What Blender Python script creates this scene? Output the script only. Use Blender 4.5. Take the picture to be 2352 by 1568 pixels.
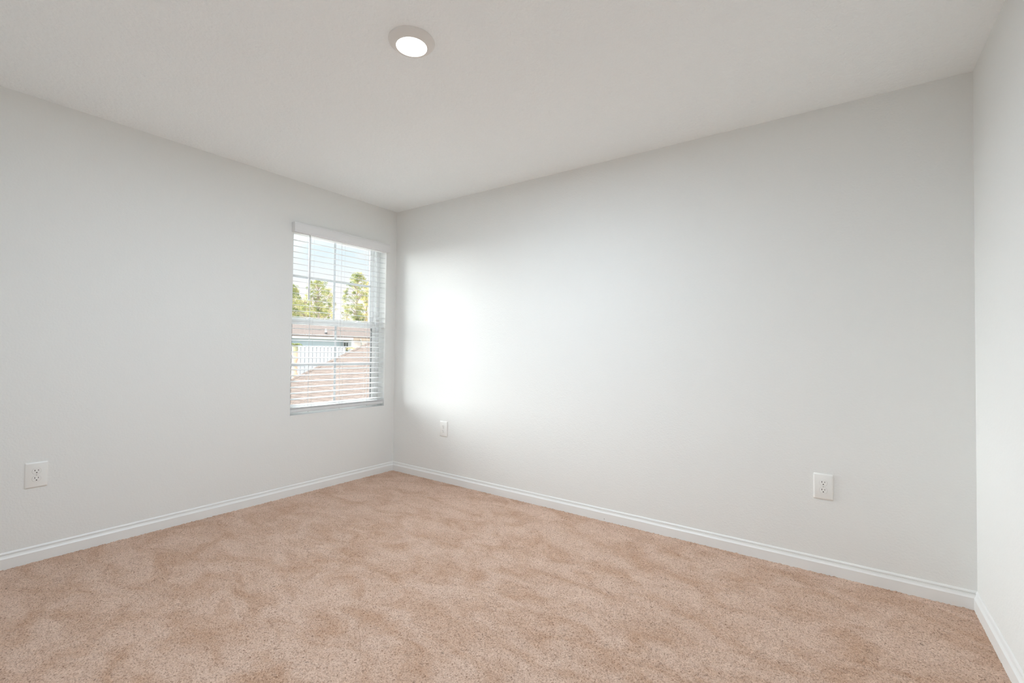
import bpy, bmesh, math, random
import numpy as np
from mathutils import Matrix, Vector

# ------------------------------------------------------------------ scene, camera, exposure
for o in list(bpy.data.objects):
    bpy.data.objects.remove(o, do_unlink=True)
SC = bpy.context.scene
COL = SC.collection
# room: window wall x=0, long wall y=0, third wall x=LX, wall behind the camera y=-LY, floor z=0
LX, LY, HC = 3.948, 3.22, 2.44
CAM = (3.4588, -2.9262, 1.1320)
YAW, PITCH, ROLL = 2.19148557, 0.0205947681, 0.0120039262
F_PX = 1062.505

cd = bpy.data.cameras.new('camera')
cam = bpy.data.objects.new('camera', cd)
COL.objects.link(cam)
_d = Vector((math.cos(PITCH) * math.cos(YAW), math.cos(PITCH) * math.sin(YAW), math.sin(PITCH)))
_r = Vector((math.sin(YAW), -math.cos(YAW), 0))
_u = _r.cross(_d)
_c, _s = math.cos(ROLL), math.sin(ROLL)
_R, _U = _c * _r + _s * _u, -_s * _r + _c * _u
M = Matrix.Identity(4)
for i in range(3):
    M[i][0], M[i][1], M[i][2], M[i][3] = _R[i], _U[i], -_d[i], CAM[i]
cam.matrix_world = M
cd.sensor_fit = 'HORIZONTAL'
cd.sensor_width = 36.0
cd.lens = F_PX / 2352 * 36.0
cd.clip_start, cd.clip_end = 0.02, 400
SC.camera = cam

SC.view_settings.view_transform = 'Standard'
SC.view_settings.look = 'None'
SC.view_settings.exposure = 0.12
SC.view_settings.gamma = 1.0
SC.view_settings.use_curve_mapping = False
SC.cycles.max_bounces = 16
SC.cycles.diffuse_bounces = 10
SC.cycles.transparent_max_bounces = 16
SC.cycles.use_denoising = True
SC.cycles.sample_clamp_indirect = 8.0

# ------------------------------------------------------------------ daylight
SKY_BASE = 1.16          # brightness of the sky low over the trees
SKY_HIGH = 2.2           # brightness of the unseen high sky, raised to brighten the room
LAMP = 27.5              # watts of the ceiling light
SPREAD = 180.0           # beam spread of its lens, degrees
SUN = 1.8
# added fill glows in unseen sky: azimuth, elevation, half width, core (degrees), radiance
FILL_LOBES = ((206, 11, 46, 8, 12.0), (182, 5, 29, 5, 13.0), (180, 34, 38, 8, 7.0), (236, 16, 46, 8, 9.0), (10, 35, 75, 20, 1.6))
TINT = (0.965, 1.0, 1.015)

def N(nt, typ, **kw):
    n = nt.nodes.new(typ)
    for k, v in kw.items():
        setattr(n, k, v)
    return n

def build_world():
    w = bpy.data.worlds.new('sky')
    SC.world = w
    w.use_nodes = True
    nt = w.node_tree
    nt.nodes.clear()
    L = nt.links.new
    out = N(nt, 'ShaderNodeOutputWorld')
    bg = N(nt, 'ShaderNodeBackground')
    L(bg.outputs[0], out.inputs[0])
    tc = N(nt, 'ShaderNodeTexCoord')
    nrm = N(nt, 'ShaderNodeVectorMath', operation='NORMALIZE')
    L(tc.outputs['Generated'], nrm.inputs[0])
    sep = N(nt, 'ShaderNodeSeparateXYZ')
    L(nrm.outputs[0], sep.inputs[0])
    # base colour by elevation: warm white haze at the horizon, light blue above
    ramp = N(nt, 'ShaderNodeValToRGB')
    els = ramp.color_ramp.elements
    els[0].position, els[0].color = 0.0, (0.98, 0.94, 0.93, 1)
    els[1].position, els[1].color = 0.30, (0.60, 0.76, 0.84, 1)
    e = els.new(0.10); e.color = (0.93, 0.87, 0.87, 1)
    e = els.new(0.19); e.color = (0.70, 0.80, 0.86, 1)
    L(sep.outputs['Z'], ramp.inputs[0])
    # soft clouds
    mp = N(nt, 'ShaderNodeMapping')
    mp.inputs['Scale'].default_value = (1, 1, 3.5)
    L(nrm.outputs[0], mp.inputs[0])
    nz = N(nt, 'ShaderNodeTexNoise')
    nz.inputs['Scale'].default_value = 5.0
    nz.inputs['Detail'].default_value = 5.0
    L(mp.outputs[0], nz.inputs['Vector'])
    cr = N(nt, 'ShaderNodeValToRGB')
    cr.color_ramp.elements[0].position = 0.44
    cr.color_ramp.elements[1].position = 0.62
    L(nz.outputs['Fac'], cr.inputs[0])
    mix = N(nt, 'ShaderNodeMix', data_type='RGBA')
    L(cr.outputs[0], mix.inputs['Factor'])
    L(ramp.outputs[0], mix.inputs['A'])
    mix.inputs['B'].default_value = (0.86, 0.83, 0.84, 1)
    # brightness: brighter with elevation
    mr = N(nt, 'ShaderNodeMapRange', interpolation_type='SMOOTHSTEP')
    mr.inputs['From Min'].default_value = 0.28
    mr.inputs['From Max'].default_value = 0.65
    mr.inputs['To Min'].default_value = SKY_BASE
    mr.inputs['To Max'].default_value = SKY_HIGH
    L(sep.outputs['Z'], mr.inputs[0])
    # plus the added glows, out of view, that fill room and exterior
    base = N(nt, 'ShaderNodeVectorMath', operation='SCALE')
    L(mix.outputs['Result'], base.inputs[0])
    L(mr.outputs[0], base.inputs['Scale'])
    prev = base
    for (az, el, wide, core, amount) in FILL_LOBES:
        az, el = math.radians(az), math.radians(el)
        dot = N(nt, 'ShaderNodeVectorMath', operation='DOT_PRODUCT')
        L(nrm.outputs[0], dot.inputs[0])
        dot.inputs[1].default_value = (math.cos(el) * math.cos(az), math.cos(el) * math.sin(az), math.sin(el))
        gm = N(nt, 'ShaderNodeMapRange', interpolation_type='SMOOTHERSTEP')
        gm.inputs['From Min'].default_value = math.cos(math.radians(wide))
        gm.inputs['From Max'].default_value = math.cos(math.radians(core))
        gm.inputs['To Min'].default_value = 0.0
        gm.inputs['To Max'].default_value = amount
        L(dot.outputs['Value'], gm.inputs[0])
        tn = N(nt, 'ShaderNodeVectorMath', operation='SCALE')
        tn.inputs[0].default_value = TINT
        L(gm.outputs[0], tn.inputs['Scale'])
        add = N(nt, 'ShaderNodeVectorMath', operation='ADD')
        L(prev.outputs[0], add.inputs[0])
        L(tn.outputs[0], add.inputs[1])
        prev = add
    L(prev.outputs[0], bg.inputs['Color'])
    bg.inputs['Strength'].default_value = 1.0
build_world()

sl = bpy.data.lights.new('sun', 'SUN')
sl.energy = SUN
sl.angle = math.radians(1.0)
sl.color = (1.0, 0.96, 0.90)
so = bpy.data.objects.new('sun', sl)
COL.objects.link(so)
so.location = (6, -12, 14)
so.rotation_euler = Vector((-0.50, 0.50, -0.70)).to_track_quat('-Z', 'Y').to_euler()

# ------------------------------------------------------------------ materials
def mat(name, color, rough=0.6, spec=0.3, var=None, bump=None, metallic=0.0):
    """procedural principled material; var=(scale, amount) colour mottle, bump=[(scale, strength, distance, detail)...]"""
    m = bpy.data.materials.new(name)
    m.use_nodes = True
    nt = m.node_tree
    L = nt.links.new
    b = nt.nodes['Principled BSDF']
    b.inputs['Roughness'].default_value = rough
    b.inputs['Specular IOR Level'].default_value = spec
    b.inputs['Metallic'].default_value = metallic
    tc = N(nt, 'ShaderNodeTexCoord')
    if var:
        nz = N(nt, 'ShaderNodeTexNoise')
        nz.inputs['Scale'].default_value = var[0]
        nz.inputs['Detail'].default_value = 4
        L(tc.outputs['Object'], nz.inputs['Vector'])
        mx = N(nt, 'ShaderNodeMix', data_type='RGBA')
        a = var[1]
        mx.inputs['A'].default_value = tuple(c * (1 - a) for c in color) + (1,)
        mx.inputs['B'].default_value = tuple(min(1, c * (1 + a)) for c in color) + (1,)
        L(nz.outputs['Fac'], mx.inputs['Factor'])
        L(mx.outputs['Result'], b.inputs['Base Color'])
    else:
        b.inputs['Base Color'].default_value = tuple(color) + (1,)
    prev = None
    for (sc_, st, di, de) in (bump or []):
        nz = N(nt, 'ShaderNodeTexNoise')
        nz.inputs['Scale'].default_value = sc_
        nz.inputs['Detail'].default_value = de
        L(tc.outputs['Object'], nz.inputs['Vector'])
        bp = N(nt, 'ShaderNodeBump')
        bp.inputs['Strength'].default_value = st
        bp.inputs['Distance'].default_value = di
        L(nz.outputs['Fac'], bp.inputs['Height'])
        if prev:
            L(prev.outputs[0], bp.inputs['Normal'])
        prev = bp
    if prev:
        L(prev.outputs[0], b.inputs['Normal'])
    return m

def carpet_material():
    m = bpy.data.materials.new('carpet_pile')
    m.use_nodes = True
    nt = m.node_tree
    L = nt.links.new
    b = nt.nodes['Principled BSDF']
    b.inputs['Roughness'].default_value = 0.95
    b.inputs['Specular IOR Level'].default_value = 0.05
    b.inputs['Sheen Weight'].default_value = 0.15
    b.inputs['Sheen Roughness'].default_value = 0.5
    tc = N(nt, 'ShaderNodeTexCoord')
    tuft = N(nt, 'ShaderNodeTexNoise')
    tuft.inputs['Scale'].default_value = 185
    tuft.inputs['Detail'].default_value = 3
    tuft.inputs['Roughness'].default_value = 0.65
    L(tc.outputs['Object'], tuft.inputs['Vector'])
    def ramp(dark, mid, light):
        cr = N(nt, 'ShaderNodeValToRGB')
        el = cr.color_ramp.elements
        el[0].position, el[0].color = 0.30, dark + (1,)
        el[1].position, el[1].color = 0.68, light + (1,)
        e = el.new(0.46)
        e.color = mid + (1,)
        L(tuft.outputs['Fac'], cr.inputs[0])
        return cr
    up = ramp((0.320, 0.185, 0.120), (0.690, 0.475, 0.362), (0.865, 0.640, 0.510))
    laid = ramp((0.250, 0.122, 0.068), (0.560, 0.345, 0.232), (0.720, 0.475, 0.340))
    # broad tracks left in the pile
    mp = N(nt, 'ShaderNodeMapping')
    mp.inputs['Rotation'].default_value = (0, 0, 0.5)
    mp.inputs['Scale'].default_value = (1.0, 1.7, 1)
    L(tc.outputs['Object'], mp.inputs[0])
    lay = N(nt, 'ShaderNodeTexNoise')
    lay.inputs['Scale'].default_value = 4.2
    lay.inputs['Detail'].default_value = 5
    lay.inputs['Roughness'].default_value = 0.6
    lay.inputs['Distortion'].default_value = 0.8
    L(mp.outputs[0], lay.inputs['Vector'])
    lr = N(nt, 'ShaderNodeMapRange')
    lr.inputs['From Min'].default_value = 0.34
    lr.inputs['From Max'].default_value = 0.60
    L(lay.outputs['Fac'], lr.inputs[0])
    mx = N(nt, 'ShaderNodeMix', data_type='RGBA')
    L(lr.outputs[0], mx.inputs['Factor'])
    L(laid.outputs[0], mx.inputs['A'])
    L(up.outputs[0], mx.inputs['B'])
    L(mx.outputs['Result'], b.inputs['Base Color'])
    bp = N(nt, 'ShaderNodeBump')
    bp.inputs['Strength'].default_value = 1.0
    bp.inputs['Distance'].default_value = 0.006
    L(tuft.outputs['Fac'], bp.inputs['Height'])
    L(bp.outputs[0], b.inputs['Normal'])
    return m

def glass_material():
    m = bpy.data.materials.new('window_glass')
    m.use_nodes = True
    nt = m.node_tree
    nt.nodes.clear()
    L = nt.links.new
    out = N(nt, 'ShaderNodeOutputMaterial')
    mx = N(nt, 'ShaderNodeMixShader')
    tr = N(nt, 'ShaderNodeBsdfTransparent')
    tr.inputs[0].default_value = (0.97, 0.985, 0.98, 1)
    gl = N(nt, 'ShaderNodeBsdfGlossy')
    gl.inputs['Roughness'].default_value = 0.01
    fr = N(nt, 'ShaderNodeFresnel')
    fr.inputs['IOR'].default_value = 1.35
    L(fr.outputs[0], mx.inputs[0])
    L(tr.outputs[0], mx.inputs[1])
    L(gl.outputs[0], mx.inputs[2])
    L(mx.outputs[0], out.inputs[0])
    return m

def emit_material(name, color, strength):
    m = bpy.data.materials.new(name)
    m.use_nodes = True
    nt = m.node_tree
    nt.nodes.clear()
    out = N(nt, 'ShaderNodeOutputMaterial')
    em = N(nt, 'ShaderNodeEmission')
    em.inputs[0].default_value = tuple(color) + (1,)
    em.inputs[1].default_value = strength
    nt.links.new(em.outputs[0], out.inputs[0])
    return m

def shingle_material(name, base, along):
    """asphalt shingles: courses and butt joints as a brick pattern over the slope; along='x' or 'y' = course direction"""
    m = bpy.data.materials.new(name)
    m.use_nodes = True
    nt = m.node_tree
    L = nt.links.new
    b = nt.nodes['Principled BSDF']
    b.inputs['Roughness'].default_value = 0.9
    b.inputs['Specular IOR Level'].default_value = 0.1
    tc = N(nt, 'ShaderNodeTexCoord')
    sp = N(nt, 'ShaderNodeSeparateXYZ')
    L(tc.outputs['Object'], sp.inputs[0])
    cb = N(nt, 'ShaderNodeCombineXYZ')
    L(sp.outputs['X' if along == 'x' else 'Y'], cb.inputs[0])
    L(sp.outputs['Y' if along == 'x' else 'X'], cb.inputs[1])
    br = N(nt, 'ShaderNodeTexBrick')
    br.offset = 0.5
    br.inputs['Scale'].default_value = 1.0
    br.inputs['Brick Width'].default_value = 0.34
    br.inputs['Row Height'].default_value = 0.115
    br.inputs['Mortar Size'].default_value = 0.010
    br.inputs['Mortar Smooth'].default_value = 0.3
    br.inputs['Bias'].default_value = -0.1
    c = base
    br.inputs['Color1'].default_value = tuple(v * 1.07 for v in c) + (1,)
    br.inputs['Color2'].default_value = tuple(v * 0.93 for v in c) + (1,)
    br.inputs['Mortar'].default_value = tuple(v * 0.74 for v in c) + (1,)
    L(cb.outputs[0], br.inputs['Vector'])
    nz = N(nt, 'ShaderNodeTexNoise')
    nz.inputs['Scale'].default_value = 9
    nz.inputs['Detail'].default_value = 5
    L(tc.outputs['Object'], nz.inputs['Vector'])
    hs = N(nt, 'ShaderNodeHueSaturation')
    mr = N(nt, 'ShaderNodeMapRange')
    mr.inputs['To Min'].default_value = 0.75
    mr.inputs['To Max'].default_value = 1.25
    L(nz.outputs['Fac'], mr.inputs[0])
    L(mr.outputs[0], hs.inputs['Value'])
    L(br.outputs['Color'], hs.inputs['Color'])
    L(hs.outputs[0], b.inputs['Base Color'])
    bp = N(nt, 'ShaderNodeBump')
    bp.inputs['Distance'].default_value = 0.012
    L(br.outputs['Fac'], bp.inputs['Height'])
    bp.invert = True
    L(bp.outputs[0], b.inputs['Normal'])
    return m

def leaf_material(name, c1, c2):
    m = bpy.data.materials.new(name)
    m.use_nodes = True
    nt = m.node_tree
    L = nt.links.new
    b = nt.nodes['Principled BSDF']
    b.inputs['Roughness'].default_value = 0.6
    b.inputs['Specular IOR Level'].default_value = 0.2
    tc = N(nt, 'ShaderNodeTexCoord')
    nz = N(nt, 'ShaderNodeTexNoise')
    nz.inputs['Scale'].default_value = 1.6
    nz.inputs['Detail'].default_value = 3
    L(tc.outputs['Object'], nz.inputs['Vector'])
    cr = N(nt, 'ShaderNodeValToRGB')
    cr.color_ramp.elements[0].position, cr.color_ramp.elements[0].color = 0.38, tuple(c1) + (1,)
    cr.color_ramp.elements[1].position, cr.color_ramp.elements[1].color = 0.62, tuple(c2) + (1,)
    L(nz.outputs['Fac'], cr.inputs[0])
    L(cr.outputs[0], b.inputs['Base Color'])
    tl = N(nt, 'ShaderNodeBsdfTranslucent')
    L(cr.outputs[0], tl.inputs[0])
    mx = N(nt, 'ShaderNodeMixShader')
    mx.inputs[0].default_value = 0.35
    L(b.outputs[0], mx.inputs[1])
    L(tl.outputs[0], mx.inputs[2])
    L(mx.outputs[0], nt.nodes['Material Output'].inputs[0])
    return m

PAINT_WALL = mat('wall_paint', (0.808, 0.811, 0.794), 0.75, 0.25, bump=[(105, 0.24, 0.005, 2), (34, 0.10, 0.008, 2)])
PAINT_CEIL = mat('ceiling_knockdown', (0.925, 0.948, 0.950), 0.85, 0.15, bump=[(48, 0.46, 0.012, 3), (120, 0.36, 0.006, 3)])
PAINT_TRIM = mat('trim_semigloss', (0.825, 0.825, 0.812), 0.38, 0.4, bump=[(7, 0.03, 0.002, 2)])
CARPET = carpet_material()
VINYL = mat('white_vinyl', (0.86, 0.87, 0.87), 0.4, 0.4, bump=[(30, 0.02, 0.001, 1)])
GRID_SHADED = mat('shaded_white_grid', (0.62, 0.65, 0.67), 0.45, 0.3)  # white grid bars; their shade is put into the grey colour
SLAT = mat('slat_faux_wood', (0.70, 0.705, 0.71), 0.5, 0.3, bump=[(60, 0.03, 0.001, 2)])  # white slats and bottom rail, greyed in the colour to deepen their shade
BLIND = mat('white_faux_wood', (0.80, 0.80, 0.80), 0.45, 0.4, bump=[(60, 0.03, 0.001, 2)])
CORD = mat('white_cord', (0.70, 0.71, 0.72), 0.8, 0.1)
WAND = mat('clear_grey_wand', (0.72, 0.74, 0.76), 0.25, 0.5)
GLASS = glass_material()
GASKET_GREY = mat('grey_gasket', (0.38, 0.41, 0.43), 0.6, 0.2)
GASKET = mat('dark_gasket', (0.10, 0.10, 0.10), 0.6, 0.2)
PLASTIC = mat('white_plastic', (0.840, 0.835, 0.810), 0.35, 0.45)
SLOT = mat('dark_slot', (0.006, 0.006, 0.006), 0.8, 0.05)
SCREW = mat('painted_screw', (0.55, 0.55, 0.53), 0.4, 0.5)
LAMPTRIM = mat('lamp_trim', (0.80, 0.775, 0.745), 0.5, 0.3)
DIFFUSER = emit_material('lit_diffuser', (1.0, 0.99, 0.97), 6.0)

# ------------------------------------------------------------------ mesh helpers
class MB:
    """collects shapes, links them as one mesh object"""
    def __init__(self):
        self.v, self.f = [], []

    def add(self, verts, faces):
        n = len(self.v)
        self.v += [tuple(p) for p in verts]
        self.f += [tuple(i + n for i in fc) for fc in faces]
        return self

    def box(self, x0, x1, y0, y1, z0, z1):
        v = [(x, y, z) for x in (x0, x1) for y in (y0, y1) for z in (z0, z1)]
        f = [(0, 1, 3, 2), (4, 6, 7, 5), (0, 4, 5, 1), (2, 3, 7, 6), (0, 2, 6, 4), (1, 5, 7, 3)]
        return self.add(v, f)

    def prism(self, prof, place, t0, t1):
        """profile of 2D points extruded; place(a, b, t) -> xyz"""
        n = len(prof)
        v = [place(a, b, t0) for a, b in prof] + [place(a, b, t1) for a, b in prof]
        f = [(i, (i + 1) % n, n + (i + 1) % n, n + i) for i in range(n)]
        f += [tuple(range(n - 1, -1, -1)), tuple(range(n, 2 * n))]
        return self.add(v, f)

    def lathe(self, prof, axis_pt, axis='z', seg=48):
        """profile of (radius, height) revolved round an axis through axis_pt"""
        v, f = [], []
        for (r, h) in prof:
            for k in range(seg):
                a = 2 * math.pi * k / seg
                c, s = r * math.cos(a), r * math.sin(a)
                p = {'z': (c, s, h), 'x': (h, c, s), 'y': (c, h, s)}[axis]
                v.append(tuple(axis_pt[i] + p[i] for i in range(3)))
        for j in range(len(prof) - 1):
            for k in range(seg):
                a, b = j * seg + k, j * seg + (k + 1) % seg
                f.append((a, b, b + seg, a + seg))
        f.append(tuple(range(seg - 1, -1, -1)))
        f.append(tuple(range((len(prof) - 1) * seg, len(prof) * seg)))
        return self.add(v, f)

    def tube(self, pts, rad, seg=8):
        """tapered tube through points; rad = number or list"""
        n = len(pts)
        rs = rad if isinstance(rad, (list, tuple)) else [rad] * n
        P = [Vector(p) for p in pts]
        v, f = [], []
        for i in range(n):
            d = (P[min(i + 1, n - 1)] - P[max(i - 1, 0)]).normalized()
            ref = Vector((0, 0, 1)) if abs(d.z) < 0.9 else Vector((1, 0, 0))
            a = d.cross(ref).normalized()
            b = d.cross(a)
            for k in range(seg):
                t = 2 * math.pi * k / seg
                v.append(tuple(P[i] + rs[i] * (math.cos(t) * a + math.sin(t) * b)))
        for i in range(n - 1):
            for k in range(seg):
                p, q = i * seg + k, i * seg + (k + 1) % seg
                f.append((p, q, q + seg, p + seg))
        f.append(tuple(range(seg - 1, -1, -1)))
        f.append(tuple(range((n - 1) * seg, n * seg)))
        return self.add(v, f)

    def build(self, name, material, parent=None, smooth=None, bevel=0.0, seg=2):
        me = bpy.data.meshes.new(name)
        me.from_pydata(self.v, [], self.f)
        bm = bmesh.new()
        bm.from_mesh(me)
        bmesh.ops.recalc_face_normals(bm, faces=bm.faces)
        if bevel:
            es = [e for e in bm.edges if len(e.link_faces) == 2 and e.calc_face_angle(0) > 0.6]
            bmesh.ops.bevel(bm, geom=es, offset=bevel, segments=seg, affect='EDGES', profile=0.5)
        bm.to_mesh(me)
        bm.free()
        o = bpy.data.objects.new(name, me)
        COL.objects.link(o)
        me.materials.append(material)
        if smooth is not None:
            for p in me.polygons:
                p.use_smooth = True
            try:
                me.set_sharp_from_angle(angle=math.radians(smooth))
            except Exception:
                pass
        if parent:
            o.parent = parent
            o.matrix_parent_inverse = parent.matrix_world.inverted() if False else Matrix.Translation(-Vector(parent.location))
        return o

def struct(o, label=None):
    o['kind'] = 'structure'
    if label:
        o['label'] = label
    return o

def tag(o, label, cat, group=None):
    o['label'], o['category'] = label, cat
    if group:
        o['group'] = group
    return o

def thing(name, label, cat, loc, group=None):
    o = bpy.data.objects.new(name, None)
    COL.objects.link(o)
    o.location = loc
    o.empty_display_size = 0.1
    return tag(o, label, cat, group)

# ------------------------------------------------------------------ room shell
T = 0.17                                   # wall thickness
WY0, WY1, WZ0, WZ1 = -1.0125, -0.117, 0.612, 2.097   # window opening
wl = MB()
wl.box(-T, 0, -LY - T, WY0, -0.2, HC + 0.2)
wl.box(-T, 0, WY1, T, -0.2, HC + 0.2)
wl.box(-T, 0, WY0, WY1, -0.2, WZ0)
wl.box(-T, 0, WY0, WY1, WZ1, HC + 0.2)
struct(wl.build('wall_left', PAINT_WALL), 'off-white painted wall with the window')
struct(MB().box(0, LX, 0, T, -0.2, HC + 0.2).build('wall_back', PAINT_WALL), 'long blank off-white wall right of the window corner')
struct(MB().box(LX, LX + T, -LY - T, T, -0.2, HC + 0.2).build('wall_right', PAINT_WALL), 'off-white wall at the right edge')
struct(MB().box(0, LX, -LY - T, -LY, -0.2, HC + 0.2).build('wall_front', PAINT_WALL), 'wall behind the camera')
struct(MB().box(0, LX, -LY, 0, HC, HC + 0.2).build('ceiling', PAINT_CEIL), 'off-white knockdown textured ceiling')

def carpet_floor():
    step = 0.0065
    nx, ny = int(LX / step), int(LY / step)
    rng = np.random.default_rng(7)
    xs = np.linspace(0.002, LX - 0.002, nx)
    ys = np.linspace(-LY + 0.002, -0.002, ny)
    X, Y = np.meshgrid(xs, ys, indexing='ij')
    X = X + rng.normal(0, 0.0016, X.shape)
    Y = Y + rng.normal(0, 0.0016, Y.shape)
    X, Y = np.clip(X, 0.001, LX - 0.001), np.clip(Y, -LY + 0.001, -0.001)
    h = rng.normal(0, 1, X.shape)
    Z = -0.0022 + 0.0016 * h
    co = np.stack([X, Y, Z], -1).reshape(-1, 3)
    i = np.arange(nx * ny).reshape(nx, ny)
    q = np.stack([i[:-1, :-1], i[1:, :-1], i[1:, 1:], i[:-1, 1:]], -1).reshape(-1, 4)
    # slab under the pile
    n0 = len(co)
    bx = np.array([(x, y, z) for x in (0, LX) for y in (-LY, 0) for z in (-0.2, -0.016)], float)
    bf = np.array([(0, 1, 3, 2), (4, 6, 7, 5), (0, 4, 5, 1), (2, 3, 7, 6), (0, 2, 6, 4), (1, 5, 7, 3)]) + n0
    co = np.concatenate([co, bx])
    q = np.concatenate([q, bf])
    me = bpy.data.meshes.new('floor')
    me.vertices.add(len(co))
    me.vertices.foreach_set('co', co.astype(np.float32).ravel())
    me.loops.add(q.size)
    me.loops.foreach_set('vertex_index', q.astype(np.int32).ravel())
    me.polygons.add(len(q))
    me.polygons.foreach_set('loop_start', np.arange(0, q.size, 4, dtype=np.int32))
    me.polygons.foreach_set('use_smooth', np.ones(len(q), dtype=bool))
    me.update(calc_edges=True)
    me.validate()
    me.materials.append(CARPET)
    o = bpy.data.objects.new('floor', me)
    COL.objects.link(o)
    return struct(o, 'tan pinkish cut-pile carpet')
carpet_floor()

# baseboards: flat face, sloped step, groove and small bead on top
HB, TB = 0.0804, 0.0133
PROF = [(0, -0.015), (TB, -0.015), (TB, 0.0500), (TB - 0.0008, 0.0512), (TB - 0.0045, 0.0560), (TB - 0.0068, 0.0612),
        (TB - 0.0076, 0.0668), (TB - 0.0096, 0.0676), (TB - 0.0096, 0.0692), (TB - 0.0070, 0.0698), (TB - 0.0072, 0.0728),
        (TB - 0.0090, 0.0768), (TB - 0.0112, 0.0795), (0, HB)]
def baseboard(name, place, t0, t1, label):
    return struct(MB().prism(PROF, place, t0, t1).build(name, PAINT_TRIM, smooth=25), label)
baseboard('baseboard_left', lambda a, b, t: (a, t, b), -LY, 0, 'white baseboard under the window wall')
bb = baseboard('baseboard_back', lambda a, b, t: (t, -a, b), 0, LX, 'white baseboard along the long wall')
baseboard('baseboard_right', lambda a, b, t: (LX - a, t, b), -LY, 0, 'white baseboard of the right wall')
baseboard('baseboard_front', lambda a, b, t: (t, -LY + a, b), 0, LX, 'white baseboard behind the camera')
nm = MB().lathe([(0.0026, 0), (0.0026, 0.0004)], (2.155, -TB - 0.0004, 0.0135), 'y', 10).build('nail_mark', GASKET, bb)
nm['label'] = 'small dark nail mark'

# ------------------------------------------------------------------ window
def window():
    w = bpy.data.objects.new('window_1', None)
    COL.objects.link(w)
    w.location = (-0.12, (WY0 + WY1) / 2, WZ0)
    struct(w, 'white vinyl single-hung window with grids')
    FX0, FX1 = -0.165, -0.092            # frame depth
    fw = 0.036
    # frame: jambs, head, sill with a stepped inner lip
    f = MB()
    for (y0, y1) in ((WY0, WY0 + fw), (WY1 - fw, WY1)):
        f.box(FX0, FX1, y0, y1, WZ0, WZ1)
    f.box(FX0, FX1, WY0 + fw, WY1 - fw, WZ1 - 0.034, WZ1)
    f.box(FX0, FX1, WY0 + fw, WY1 - fw, WZ0, WZ0 + 0.034)
    # balance-track ridges on the jambs
    for s, y in ((1, WY0 + fw), (-1, WY1 - fw)):
        f.box(-0.104, -0.100, min(y, y + s * 0.006), max(y, y + s * 0.006), WZ0 + 0.034, WZ1 - 0.034)
        f.box(-0.138, -0.132, min(y, y + s * 0.007), max(y, y + s * 0.007), WZ0 + 0.034, WZ1 - 0.034)
    f.build('window_frame', VINYL, w, bevel=0.0015)
    yl, yr = WY0 + fw + 0.002, WY1 - fw - 0.002
    GY0, GY1 = WY0 + 0.054, WY1 - 0.072

    def sash(name, x0, x1, z0, z1, g0, g1, label):
        s = MB()
        s.box(x0, x1, yl, GY0, z0, z1)
        s.box(x0, x1, GY1, yr, z0, z1)
        s.box(x0, x1, GY0, GY1, z0, g0)
        s.box(x0, x1, GY0, GY1, g1, z1)
        o = s.build(name, VINYL, w, bevel=0.0025)
        gx = (x0 + x1) / 2
        # dark gasket line round the glass
        k = MB()
        gk = 0.0045 if label == 'lower' else 0.003
        k.box(gx - 0.008, x1 - 0.003, GY0 + 0.0002, GY0 + gk, g0, g1)
        k.box(gx - 0.008, x1 - 0.003, GY1 - gk, GY1 - 0.0002, g0, g1)
        kk = k.build('gasket', GASKET if label == 'lower' else GASKET_GREY, o)
        g = MB().box(gx - 0.0015, gx + 0.0015, GY0, GY1, g0, g1).build('glass_pane', GLASS, o)
        ym, zm = -0.565, (g0 + g1) / 2
        mw = 0.0105
        pr = [(-mw, 0), (-0.005, 0.006), (0.005, 0.006), (mw, 0), (0.005, -0.006), (-0.005, -0.006)]
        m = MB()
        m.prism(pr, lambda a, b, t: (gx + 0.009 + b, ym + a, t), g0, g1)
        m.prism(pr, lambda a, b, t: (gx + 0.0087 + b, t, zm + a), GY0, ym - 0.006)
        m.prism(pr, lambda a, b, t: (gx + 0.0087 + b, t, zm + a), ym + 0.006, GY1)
        m.build('muntin_grid', GRID_SHADED, o)
        return o
    sash('upper_sash', -0.158, -0.130, 1.330, WZ1 - 0.030, 1.383, 2.052, 'upper')
    lo = sash('lower_sash', -0.128, -0.098, WZ0 + 0.032, 1.372, 0.672, 1.326, 'lower')
    for y in (-0.80, -0.335):
        l = MB()
        l.box(-0.124, -0.102, y - 0.026, y + 0.026, 1.372, 1.379)
        l.lathe([(0.011, 1.379), (0.011, 1.386), (0.008, 1.389)], (-0.113, y, 0), 'z', 16)
        l.box(-0.117, -0.094, y - 0.006, y + 0.020, 1.381, 1.388)
        l.build('sash_lock', VINYL, lo, bevel=0.001)
    return w
window()
# drywall sill
struct(MB().box(-0.092, 0.0015, WY0 + 0.0005, WY1 - 0.0005, WZ0 - 0.004, WZ0 + 0.0015).build('trim_1', PAINT_TRIM), 'white window sill')

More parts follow.
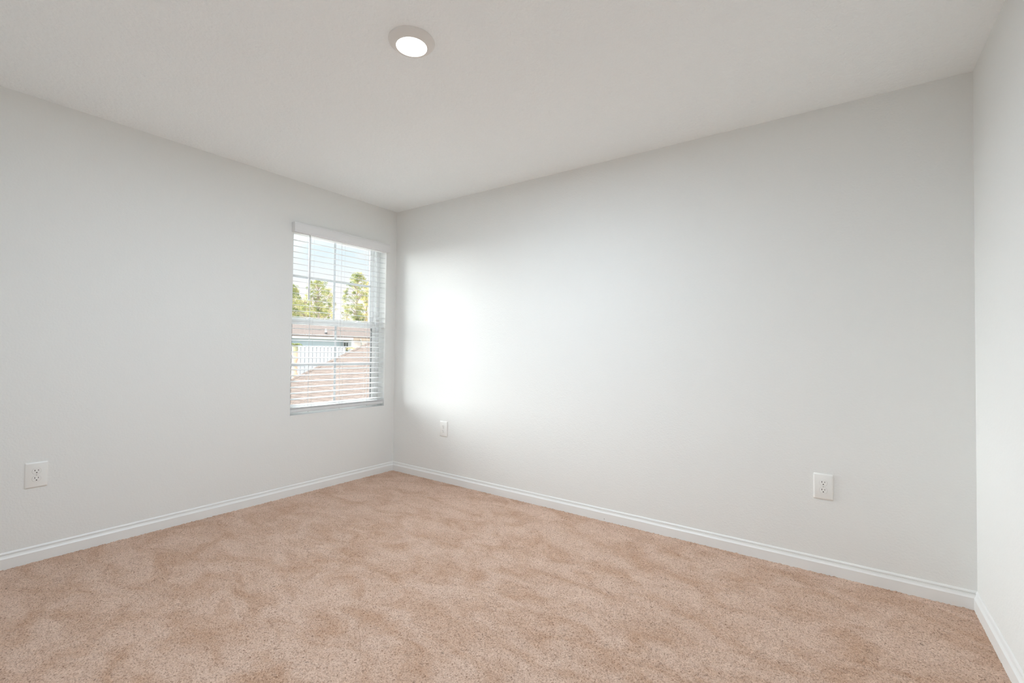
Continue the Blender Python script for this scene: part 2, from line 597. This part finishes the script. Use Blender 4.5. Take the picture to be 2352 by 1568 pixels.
# ------------------------------------------------------------------ blind
def blind():
    b = thing('window_blind', 'white horizontal slat blind with a flat valance hanging in the window', 'window blind', (0.0, -0.565, 2.10))
    BX = -0.034
    y0, y1 = WY0 + 0.005, WY1 - 0.005
    # valance: front board with stepped edges and a return at each end
    v = MB()
    prof = [(0.030, 2.031), (0.043, 2.031), (0.0455, 2.034), (0.0455, 2.043), (0.0475, 2.046), (0.0475, 2.094), (0.0455, 2.097),
            (0.0455, 2.104), (0.042, 2.108), (0.030, 2.108)]
    v.prism(prof, lambda a, c, t: (a, t, c), -1.0305, -0.1140)
    v.box(0.0008, 0.0298, -1.0300, -1.0205, 2.033, 2.106)
    v.box(0.0008, 0.0298, -0.1235, -0.1145, 2.033, 2.106)
    va = v.build('valance', BLIND, b, smooth=20)
    # head rail
    MB().box(-0.060, -0.006, y0, y1, 2.036, 2.090).build('head_rail', BLIND, b, bevel=0.002)
    # slats, a little tilted: the room edge hangs lower
    sl_ = MB()
    th, dp, tk = math.radians(7.0), 0.049, 0.0022
    zs = [1.982 - k * 0.0462 for k in range(29)]
    zs += [0.6680, 0.6643, 0.6606, 0.6574]
    for n, z in enumerate(zs):
        t = th if n < 29 else math.radians(1.0)
        top, bot = [], []
        for j in range(7):
            s = (j / 6 - 0.5) * dp
            cr = 0.0016 * (1 - (2 * j / 6 - 1) ** 2)
            x = BX + s * math.cos(t)
            zz = z - s * math.sin(t) + cr
            top.append((x, zz + tk / 2))
            bot.append((x, zz - tk / 2))
        sl_.prism(top + bot[::-1], lambda a, c, q: (a, q, c), y0, y1)
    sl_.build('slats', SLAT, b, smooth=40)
    # bottom rail with three cord buttons
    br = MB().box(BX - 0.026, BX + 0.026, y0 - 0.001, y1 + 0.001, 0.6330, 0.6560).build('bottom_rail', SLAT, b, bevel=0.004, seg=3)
    for y in (-0.848, -0.566, -0.288):
        MB().lathe([(0.008, 0.6325), (0.009, 0.630), (0.007, 0.6275)], (BX + 0.012, y, 0), 'z', 14).build('cord_button', PLASTIC, br, smooth=30)
    # ladder cords and lift cords
    for y in (-0.848, -0.566, -0.288):
        c = MB()
        for dx in (-0.0255, 0.0255):
            for dy in (-0.0135, 0.0135):
                c.tube([(BX + dx, y + dy, 2.04), (BX + dx, y + dy, 0.645)], 0.0007, 6)
        c.tube([(BX, y, 2.04), (BX, y, 0.645)], 0.0008, 6)
        c.build('ladder_cord', CORD, b)
    # tilt wand
    w = MB()
    wy, wx = -0.879, BX + 0.036
    w.tube([(wx, wy, 2.018), (wx, wy, 1.790)], 0.0054, 8)
    w.tube([(wx, wy, 1.790), (wx, wy, 1.775)], 0.0064, 8)
    w.tube([(wx, wy, 1.775), (wx - 0.001, wy - 0.002, 1.520)], [0.0054, 0.0062], 8)
    wd = w.build('tilt_wand', WAND, b, smooth=40)
    MB().tube([(BX + 0.030, wy, 2.044), (BX + 0.034, wy, 2.028), (wx, wy, 2.014)], 0.0045, 8).build('wand_hook', SCREW, wd)
blind()

# ------------------------------------------------------------------ ceiling light
def ceiling_light():
    cx, cy = 1.974, -1.607
    t = thing('ceiling_light', 'round white flush disc light glowing on the ceiling', 'ceiling light', (cx, cy, HC))
    R0, RI, dp = 0.0965, 0.0640, 0.026
    MB().lathe([(R0, HC), (R0, HC - 0.004), (R0 - 0.003, HC - 0.009), (R0 - 0.012, HC - 0.017), (RI + 0.010, HC - dp + 0.002),
                (RI + 0.003, HC - dp), (RI, HC - dp + 0.001), (RI, HC - dp + 0.006)], (cx, cy, 0), 'z', 96).build('trim_ring', LAMPTRIM, t, smooth=35)
    MB().lathe([(RI - 0.0003, HC - dp + 0.005), (RI - 0.0003, HC - dp + 0.001), (RI * 0.8, HC - dp - 0.0015), (RI * 0.4, HC - dp - 0.0028),
                (0.001, HC - dp - 0.003)], (cx, cy, 0), 'z', 64).build('diffuser', DIFFUSER, t, smooth=60)
    al = bpy.data.lights.new('ceiling_lamp', 'AREA')
    al.shape, al.size, al.energy = 'DISK', 2 * RI - 0.004, LAMP
    al.spread = math.radians(SPREAD)
    al.color = (0.840, 1.0, 1.145)
    ao = bpy.data.objects.new('ceiling_lamp', al)
    COL.objects.link(ao)
    ao.parent = t
    ao.location = (0, 0, -dp - 0.0045)
ceiling_light()

# ------------------------------------------------------------------ wall outlets
def outlet():
    """duplex outlet facing local +Y... built facing -Y at the origin, plate centre at the origin"""
    t = thing('wall_outlet', 'white duplex outlet low on the long wall near the right corner', 'outlet', (0, 0, 0), 'wall outlets')
    w, h, d = 0.087, 0.1315, 0.0065
    p = MB()
    def ring(k, y, inset):
        r = 0.004
        pts = []
        for sx, sz, a0 in ((1, 1, 0), (-1, 1, 90), (-1, -1, 180), (1, -1, 270)):
            for q in range(4):
                a = math.radians(a0 + q * 30)
                pts.append((sx * (w / 2 - inset - r) + r * math.cos(a), y, sz * (h / 2 - inset - r) + r * math.sin(a)))
        return pts
    rings = [ring(0, 0, 0), ring(1, -0.0025, 0), ring(2, -0.0050, 0.0022), ring(3, -d, 0.0062)]
    n = len(rings[0])
    v = sum(rings, [])
    f = [(j * n + k, j * n + (k + 1) % n, (j + 1) * n + (k + 1) % n, (j + 1) * n + k) for j in range(3) for k in range(n)]
    f += [tuple(range(n - 1, -1, -1)), tuple(range(3 * n, 4 * n))]
    p.add(v, f).build('cover_plate', PLASTIC, t, smooth=30)
    for cz in (0.0195, -0.0195):
        # receptacle face: circle cut flat at top and bottom
        R, fl = 0.0172, 0.0143
        out = []
        for q in range(40):
            a = 2 * math.pi * q / 40
            out.append((R * math.cos(a), max(-fl, min(fl, R * math.sin(a)))))
        face = MB().prism(out, lambda a, b, y: (a, y, cz + b), -d + 0.001, -d - 0.0012).build('receptacle_face', PLASTIC, t, bevel=0.0004, seg=1)
        gap = MB().prism([(1.045 * a, 1.05 * b) for a, b in out], lambda a, b, y: (a, y, cz + b), -d + 0.0006, -d - 0.00012).build('face_gap', SCREW, t)
        s = MB()
        s.box(-0.0076, -0.0053, -d - 0.0014, -d - 0.0006, cz + 0.0005, cz + 0.0085)
        s.box(0.0053, 0.0074, -d - 0.0014, -d - 0.0006, cz + 0.0012, cz + 0.0078)
        g = [(0.0026 * math.cos(math.radians(a)), 0.0026 * math.sin(math.radians(a))) for a in range(0, 181, 20)] + [(-0.0026, -0.002), (0.0026, -0.002)]
        s.prism(g, lambda a, b, y: (a, y, cz - 0.0075 + b), -d - 0.0006, -d - 0.0014)
        sl = s.build('slots', SLOT, face)
        sl['label'] = 'black plug slots'
    MB().lathe([(0.0030, -d + 0.001), (0.0030, -d - 0.0006), (0.0022, -d - 0.0011)], (0, 0, 0), 'y', 16).build('screw', SCREW, t, smooth=40)
    return t

def copy_tree(o, parent=None):
    c = o.copy()
    COL.objects.link(c)
    if parent:
        c.parent = parent
    for ch in [q for q in bpy.data.objects if q.parent == o]:
        copy_tree(ch, c)
    return c

o1 = outlet()
o2, o3 = copy_tree(o1), copy_tree(o1)
o1.location = (3.3752, 0.0, 0.4455)
o2.location = (0.6535, 0.0, 0.4535)
o2['label'] = 'white duplex outlet on the long wall right beside the window corner, smallest in view'
o3.location = (0.0, -2.3840, 0.4510)
o3.rotation_euler = (0, 0, math.radians(90))
o3['label'] = 'white duplex outlet low on the window wall, far left'

# ------------------------------------------------------------------ outside
GROUND_BOUNCE = mat('pale_bounce_ground', (0.50, 0.47, 0.41), 0.9, 0.1, var=(1.5, 0.2))  # ground made pale so it bounces light up through the window
g = MB()
gp = [(-0.2, -2.9), (-13.0, -2.9), (-17.0, -0.62), (-120, -0.62)]
g.add([(x, y, z) for (x, z) in gp for y in (-60, 90)], [(2 * i, 2 * i + 1, 2 * i + 3, 2 * i + 2) for i in range(3)])
g.add([(-0.2, -60, -3.4), (-0.2, 90, -3.4), (-120, 90, -3.4), (-120, -60, -3.4)], [(0, 1, 2, 3)])
struct(g.build('ground', GROUND_BOUNCE), 'ground outside, lightened to bounce light indoors')

ROOF_NEAR = shingle_material('tan_shingles', (0.138, 0.105, 0.090), 'x')
ROOF_FAR = shingle_material('weathered_shingles', (0.185, 0.143, 0.127), 'y')
def lower_roof():
    """hip roof below the window: the slope facing the camera and the hip against the fence"""
    t = thing('hip_roof', 'tan shingled hip roof sloping just below the window outside', 'roof', (-10, 7, -2.9))
    k = 0.72
    P1 = Vector((-13.87, 7.07, 0.092))
    lo = P1 - Vector((2.7, 2.7, 2.7 * k))
    hi = P1 + Vector((2.9, 2.9, 2.9 * k))
    xe = -1.6
    s = MB()
    th = 0.05
    A, B, C, D = lo, Vector((xe, lo.y, lo.z)), Vector((xe, hi.y, hi.z)), hi
    up = [A, B, C, D]
    dn = [p - Vector((0, 0, th)) for p in up]
    s.add(up + dn, [(0, 1, 2, 3), (7, 6, 5, 4), (0, 4, 5, 1), (1, 5, 6, 2), (2, 6, 7, 3), (3, 7, 4, 0)])
    s.build('front_slope', ROOF_NEAR, t)
    # far slope and the end slope
    E_ = Vector((xe, 2 * hi.y - lo.y, lo.z))
    Fp = Vector((lo.x, 2 * hi.y - lo.y, lo.z))
    m = MB()
    for poly in ((D, C, E_, Fp), (A, D, Fp)):
        up = [p.copy() for p in poly]
        dn = [p - Vector((0, 0, th)) for p in up]
        n = len(up)
        m.add(up + dn, [tuple(range(n)), tuple(range(2 * n - 1, n - 1, -1))] + [(i, n + i, n + (i + 1) % n, (i + 1) % n) for i in range(n)])
    m.build('rear_slopes', shingle_material('tan_shingles_end', (0.138, 0.105, 0.090), 'y'), t)
    # hip cap shingles
    c = MB()
    c.prism([(-0.13, -0.075), (0, 0.012), (0.13, -0.075), (0.13, -0.09), (0, -0.004), (-0.13, -0.09)],
            lambda a, b, q: tuple(lo.lerp(hi, q) + Vector((0.7071 * a, -0.7071 * a, b + 0.02))), 0, 1)
    c.build('hip_cap', ROOF_NEAR, t)
    WB = mat('roof_wall', (0.72, 0.70, 0.66), 0.8, 0.2, var=(3, 0.05))
    MB().box(lo.x + 0.4, xe, lo.y + 0.4, 2 * hi.y - lo.y - 0.4, -2.9 + 0.02, lo.z + 0.1).build('house_wall', WB, t)
lower_roof()

BLUE = mat('blue_stucco', (0.60, 0.70, 0.75), 0.85, 0.15, var=(5, 0.05))
CREAM = mat('cream_stucco', (0.80, 0.73, 0.68), 0.85, 0.15, var=(5, 0.05))
WHITE_EXT = mat('white_exterior_trim', (0.85, 0.85, 0.86), 0.6, 0.2, var=(8, 0.03))
FENCE_W = mat('fence_vinyl', (0.51, 0.515, 0.54), 0.55, 0.2, var=(6, 0.02))
FENCE_P = mat('fence_post_vinyl', (0.34, 0.35, 0.38), 0.55, 0.2, var=(6, 0.02))  # posts toned darker than the panels to paint shade into the gaps
GREY_EXT = mat('grey_soffit', (0.52, 0.52, 0.49), 0.7, 0.2, var=(8, 0.04))
PANE_EXT = mat('dark_house_pane', (0.10, 0.12, 0.11), 0.15, 0.6, var=(3, 0.2))
GZ = -0.62
def neighbour_house():
    t = thing('neighbour_house', 'blue one-storey house with tan shingle roof behind the white fence', 'house', (-23, 14, GZ))
    XH, XW = -20.20, -19.45          # main wall, wing wall
    yc = 13.30                      # wing corner
    MB().box(XH - 8, XH, 2, yc + 9, GZ, 1.66).build('wall', BLUE, t)
    MB().box(XH - 0.1, XW, yc, yc + 9, GZ, 1.66).build('wing_wall', CREAM, t)
    tr = MB()
    tr.box(XW - 0.20, XW + 0.03, yc - 0.03, yc + 0.16, GZ, 1.62)
    tr.build('corner_trim', WHITE_EXT, t)
    # roof: one long slope over the wall and the wing, deep soffit in front of the blue wall
    XE, ez, m_, run = -19.15, 1.82, 0.243, 4.7
    r = MB()
    r.prism([(XE, ez), (XE - run, ez + m_ * run), (XE - 2 * run, ez), (XE - 2 * run, ez - 0.06), (XE - run, ez + m_ * run - 0.08), (XE, ez - 0.05)],
            lambda a, b, q: (a, q, b), 1.5, yc + 9.5)
    r.build('roof', ROOF_FAR, t)
    MB().box(XE - 0.05, XE, 1.5, 12.35, 1.655, 1.765).build('fascia', GREY_EXT, t)
    MB().box(XE - 0.05, XE, 12.36, 13.20, 1.655, 1.765).build('white_fascia', WHITE_EXT, t)
    MB().box(XE - 0.05, XE, 13.21, yc + 9.5, 1.64, 1.765).build('wing_fascia', mat('beige_fascia', (0.42, 0.33, 0.26), 0.7, 0.2), t)
    s = MB()
    s.box(XH, XE - 0.051, 1.5, yc - 0.03, 1.64, 1.655)
    s.box(XW + 0.031, XE - 0.051, yc - 0.02, yc + 9.5, 1.63, 1.645)
    s.build('soffit', GREY_EXT, t)
    # window in the side wall of the wing
    wx0, wx1, wz0, wz1 = XW - 0.68, XW - 0.27, 0.45, 1.50
    fr = MB()
    y = yc
    fr.box(wx0 - 0.05, wx1 + 0.05, y - 0.05, y + 0.02, wz1, wz1 + 0.08)
    fr.box(wx0 - 0.05, wx1 + 0.05, y - 0.05, y + 0.02, wz0 - 0.08, wz0)
    for a in (wx0 - 0.05, wx1):
        fr.box(a, a + 0.05, y - 0.05, y + 0.02, wz0, wz1)
    zm = (wz0 + wz1) / 2
    fr.box(wx0, wx1, y - 0.045, y + 0.01, zm - 0.04, zm + 0.04)
    xm = (wx0 + wx1) / 2
    fr.box(xm - 0.018, xm + 0.018, y - 0.04, y + 0.01, zm, wz1)
    fr.box(wx0, wx1, y - 0.04, y + 0.01, (zm + wz1) / 2 - 0.02, (zm + wz1) / 2 + 0.02)
    hw = fr.build('house_window', WHITE_EXT, t)
    MB().box(wx0, wx1, y - 0.02, y + 0.03, wz0, wz1).build('pane', PANE_EXT, hw)
    d = MB()
    d.tube([(XW + 0.36, yc + 0.34, 1.70), (XW + 0.10, yc + 0.62, 1.36), (XW + 0.06, yc + 0.64, 1.25)], 0.035, 8)
    d.build('downspout', GREY_EXT, t)
    v = MB()
    v.tube([(-20.0, 12.02, 1.98), (-20.0, 12.02, 2.24)], 0.045, 10)
    v.build('vent_pipe', WHITE_EXT, t)
    MB().tube([(-19.75, 11.86, 1.92), (-19.75, 11.86, 2.04)], 0.075, 8).build('roof_vent', GASKET, t)
neighbour_house()

def fence():
    t = thing('panel_fence', 'white vertical panel fence in front of the blue house', 'fence', (-18, 10, GZ))
    p = MB()
    y = 4.0
    XF = -18.0
    while y < 11.75:
        p.box(XF - 0.010, XF + 0.014, y + 0.018, y + 0.190, GZ, 1.205)
        y += 0.208
    p.box(XF - 0.034, XF - 0.0105, 4.0, 11.75, 1.10, 1.19)
    p.build('fence_panel', FENCE_W, t)
    y, first = 4.0, None
    while y < 11.8:
        if first is None:
            q = MB()
            q.box(XF - 0.03, XF + 0.004, y - 0.0155, y + 0.0155, GZ, 1.206)
            first = q.build('fence_post', FENCE_P, t)
            q = MB()
            q.box(XF - 0.040, XF + 0.040, y - 0.040, y + 0.040, 1.2065, 1.228)
            q.add([(XF - 0.040, y - 0.040, 1.229), (XF + 0.040, y - 0.040, 1.229), (XF + 0.040, y + 0.040, 1.229), (XF - 0.040, y + 0.040, 1.229),
                   (XF, y, 1.275)], [(3, 2, 1, 0), (0, 1, 4), (1, 2, 4), (2, 3, 4), (3, 0, 4)])
            cap0 = q.build('post_cap', WHITE_EXT, first)
            y0 = y
        else:
            c = first.copy()
            COL.objects.link(c)
            c.location.y += y - y0
            k = cap0.copy()
            COL.objects.link(k)
            k.parent = c
        y += 0.208
fence()

# palms
TRUNK = mat('palm_trunk', (0.70, 0.46, 0.34), 0.9, 0.1, var=(9, 0.35))
SHAFT = mat('palm_crownshaft', (0.40, 0.39, 0.25), 0.7, 0.2, var=(7, 0.25))
FROND = leaf_material('palm_frond', (0.16, 0.20, 0.06), (0.34, 0.36, 0.12))
def palm(x, y, ztop, zshaft, gz, label, rad=0.11, leaf=None):
    rnd = random.Random(int(100 * y))
    t = thing('palm_tree', label, 'palm tree', (x, y, gz))
    pts, rs = [], []
    n = 34
    for i in range(n + 1):
        z = gz + (zshaft - gz) * i / n
        pts.append((x + 0.02 * math.sin(i * 0.7), y + 0.015 * math.cos(i), z))
        rs.append(rad * (1.12 - 0.3 * i / n) * (1.0 + (0.22 if i % 3 == 0 else -0.06) + 0.05 * rnd.random()))
    MB().tube(pts, rs, 10).build('trunk', TRUNK, t, smooth=50)
    s = zshaft
    MB().tube([(x, y, s - 0.02), (x, y, s + 0.10), (x, y, s + 0.22), (x, y, s + 0.34)], [rad * 0.80, rad * 1.05, rad * 0.95, rad * 0.6], 10).build('crownshaft', SHAFT, t, smooth=50)
    fr = MB()
    for k in range(9):
        a = k * 2.4 + 0.3
        L = (ztop - s - 0.25) * rnd.uniform(0.8, 1.2)
        d = Vector((math.cos(a), math.sin(a), 0))
        sp = []
        for j in range(9):
            u = j / 8
            sp.append(Vector((x, y, s + 0.28)) + d * (L * 0.8 * u) + Vector((0, 0, L * (1.1 * u - 0.95 * u * u))))
        fr.tube([tuple(p) for p in sp], [0.012 - 0.001 * j for j in range(9)], 5)
        side = d.cross(Vector((0, 0, 1)))
        for j in range(1, 9):
            for sg in (1, -1):
                b = sp[j]
                tip = b + side * sg * 0.16 * (1.1 - 0.5 * j / 8) + d * 0.08 - Vector((0, 0, 0.05))
                w_ = d * 0.018
                fr.add([tuple(b - w_), tuple(b + w_), tuple(tip)], [(0, 1, 2)])
    fr.build('fronds', leaf or FROND, t)
# trees beyond the house
LEAF_A = leaf_material('leaf_green', (0.13, 0.17, 0.06), (0.40, 0.38, 0.15))
LEAF_B = leaf_material('leaf_olive', (0.22, 0.22, 0.11), (0.48, 0.42, 0.23))
LEAF_C = leaf_material('leaf_yellow', (0.44, 0.38, 0.12), (0.60, 0.48, 0.17))
palm(-15.5, 7.72, 1.50, 0.98, -1.50, 'palm with bumpy orange trunk before the fence, left in the window', 0.12)
palm(-17.2, 11.95, 1.62, 0.75, GZ, 'small yellow-green palm beside the house window at the end of the fence', 0.09, LEAF_C)
BARK = mat('tree_bark', (0.30, 0.24, 0.20), 0.9, 0.1, var=(6, 0.3))
def tree(x, y, top, rad, crown_h, leaf, label, seed, clumps=60, per=60, leaf_size=0.046, shape=1.0):
    rnd = random.Random(seed)
    t = thing('tree', label, 'tree', (x, y, GZ), 'trees beyond the neighbouring house')
    w = MB()
    w.tube([(x, y, GZ), (x + rnd.uniform(-.1, .1), y + rnd.uniform(-.1, .1), (GZ + top) / 2), (x, y, top - 0.3)], [0.16, 0.11, 0.025], 8)
    cl = []
    zb = top - crown_h
    for k in range(clumps):
        u = rnd.random() ** 0.9
        z = zb + crown_h * u
        env = rad * (math.sin(math.pi * min(1, 0.12 + 0.86 * (1 - u))) ** shape)
        a = rnd.random() * 6.283
        r = env * math.sqrt(rnd.random())
        c = Vector((x + r * math.cos(a), y + r * math.sin(a), z - 0.1 * r))
        cl.append(c)
        if k % 2 == 0:
            w.tube([(x, y, max(GZ + 1, z - 0.55 * r - 0.15)), tuple((Vector((x, y, z - 0.2 * r)) + c) / 2), tuple(c)], [0.04, 0.025, 0.010], 5)
    w.build('trunk', BARK, t)
    V, Fc = [], []
    for c in cl:
        R = rnd.uniform(0.14, 0.32)
        for j in range(per):
            d = Vector((rnd.gauss(0, 1), rnd.gauss(0, 1), rnd.gauss(0, 0.75)))
            d = d.normalized() * R * rnd.random() ** 0.5
            p = c + d
            a = Vector((rnd.gauss(0, 1), rnd.gauss(0, 1), rnd.gauss(0, 1))).normalized()
            b = a.orthogonal().normalized()
            s = leaf_size * rnd.uniform(0.6, 1.3)
            n = len(V)
            V += [tuple(p - a * s), tuple(p + b * s * 0.45), tuple(p + a * s), tuple(p - b * s * 0.45)]
            Fc.append((n, n + 1, n + 2, n + 3))
    m = MB()
    m.v, m.f = V, Fc
    m.build('foliage', leaf, t)
    return t
# x, y, top, crown radius, crown height, leaf, label, seed, clumps, leaves per clump
tree(-36.0, 18.70, 6.8, 0.95, 5.0, LEAF_A, 'dense yellow-green tree at the left edge of the window', 1, 176, 79, shape=0.8)
tree(-36.0, 21.30, 7.5, 1.35, 4.8, LEAF_A, 'open-crowned tree left of the middle window grid', 2, 160, 72, shape=0.7)
tree(-36.0, 25.60, 8.7, 1.50, 5.6, LEAF_A, 'tallest tree with a dark green pointed top, right side of the window', 4, 176, 79, shape=1.3)
tree(-41.0, 22.90, 6.2, 1.45, 3.6, LEAF_B, 'low olive tree between the left-edge tree and the open-crowned tree', 6, 144, 72, shape=0.6)
tree(-41.0, 25.70, 7.5, 0.75, 4.8, LEAF_B, 'thin olive tree right behind the middle window grid', 3, 57, 57, shape=0.7)
tree(-41.0, 30.40, 8.9, 1.40, 5.6, LEAF_C, 'bright yellow-leaved tree behind the tallest tree', 5, 128, 72, shape=0.8)
tree(-46.0, 24.60, 7.0, 1.50, 4.0, LEAF_B, 'olive tree showing behind the dense tree at the left edge', 8, 128, 72, shape=0.6)
tree(-46.0, 28.00, 6.4, 1.55, 3.4, LEAF_C, 'yellowish low tree behind the thin olive tree', 9, 96, 64, shape=0.6)
tree(-46.0, 31.40, 6.4, 0.70, 2.8, LEAF_B, 'short olive tree in the bright gap left of the tallest tree', 7, 41, 57)
tree(-51.0, 29.00, 6.3, 1.85, 3.0, LEAF_A, 'farthest low green tree, behind the open-crowned tree', 10, 128, 64, shape=0.6)
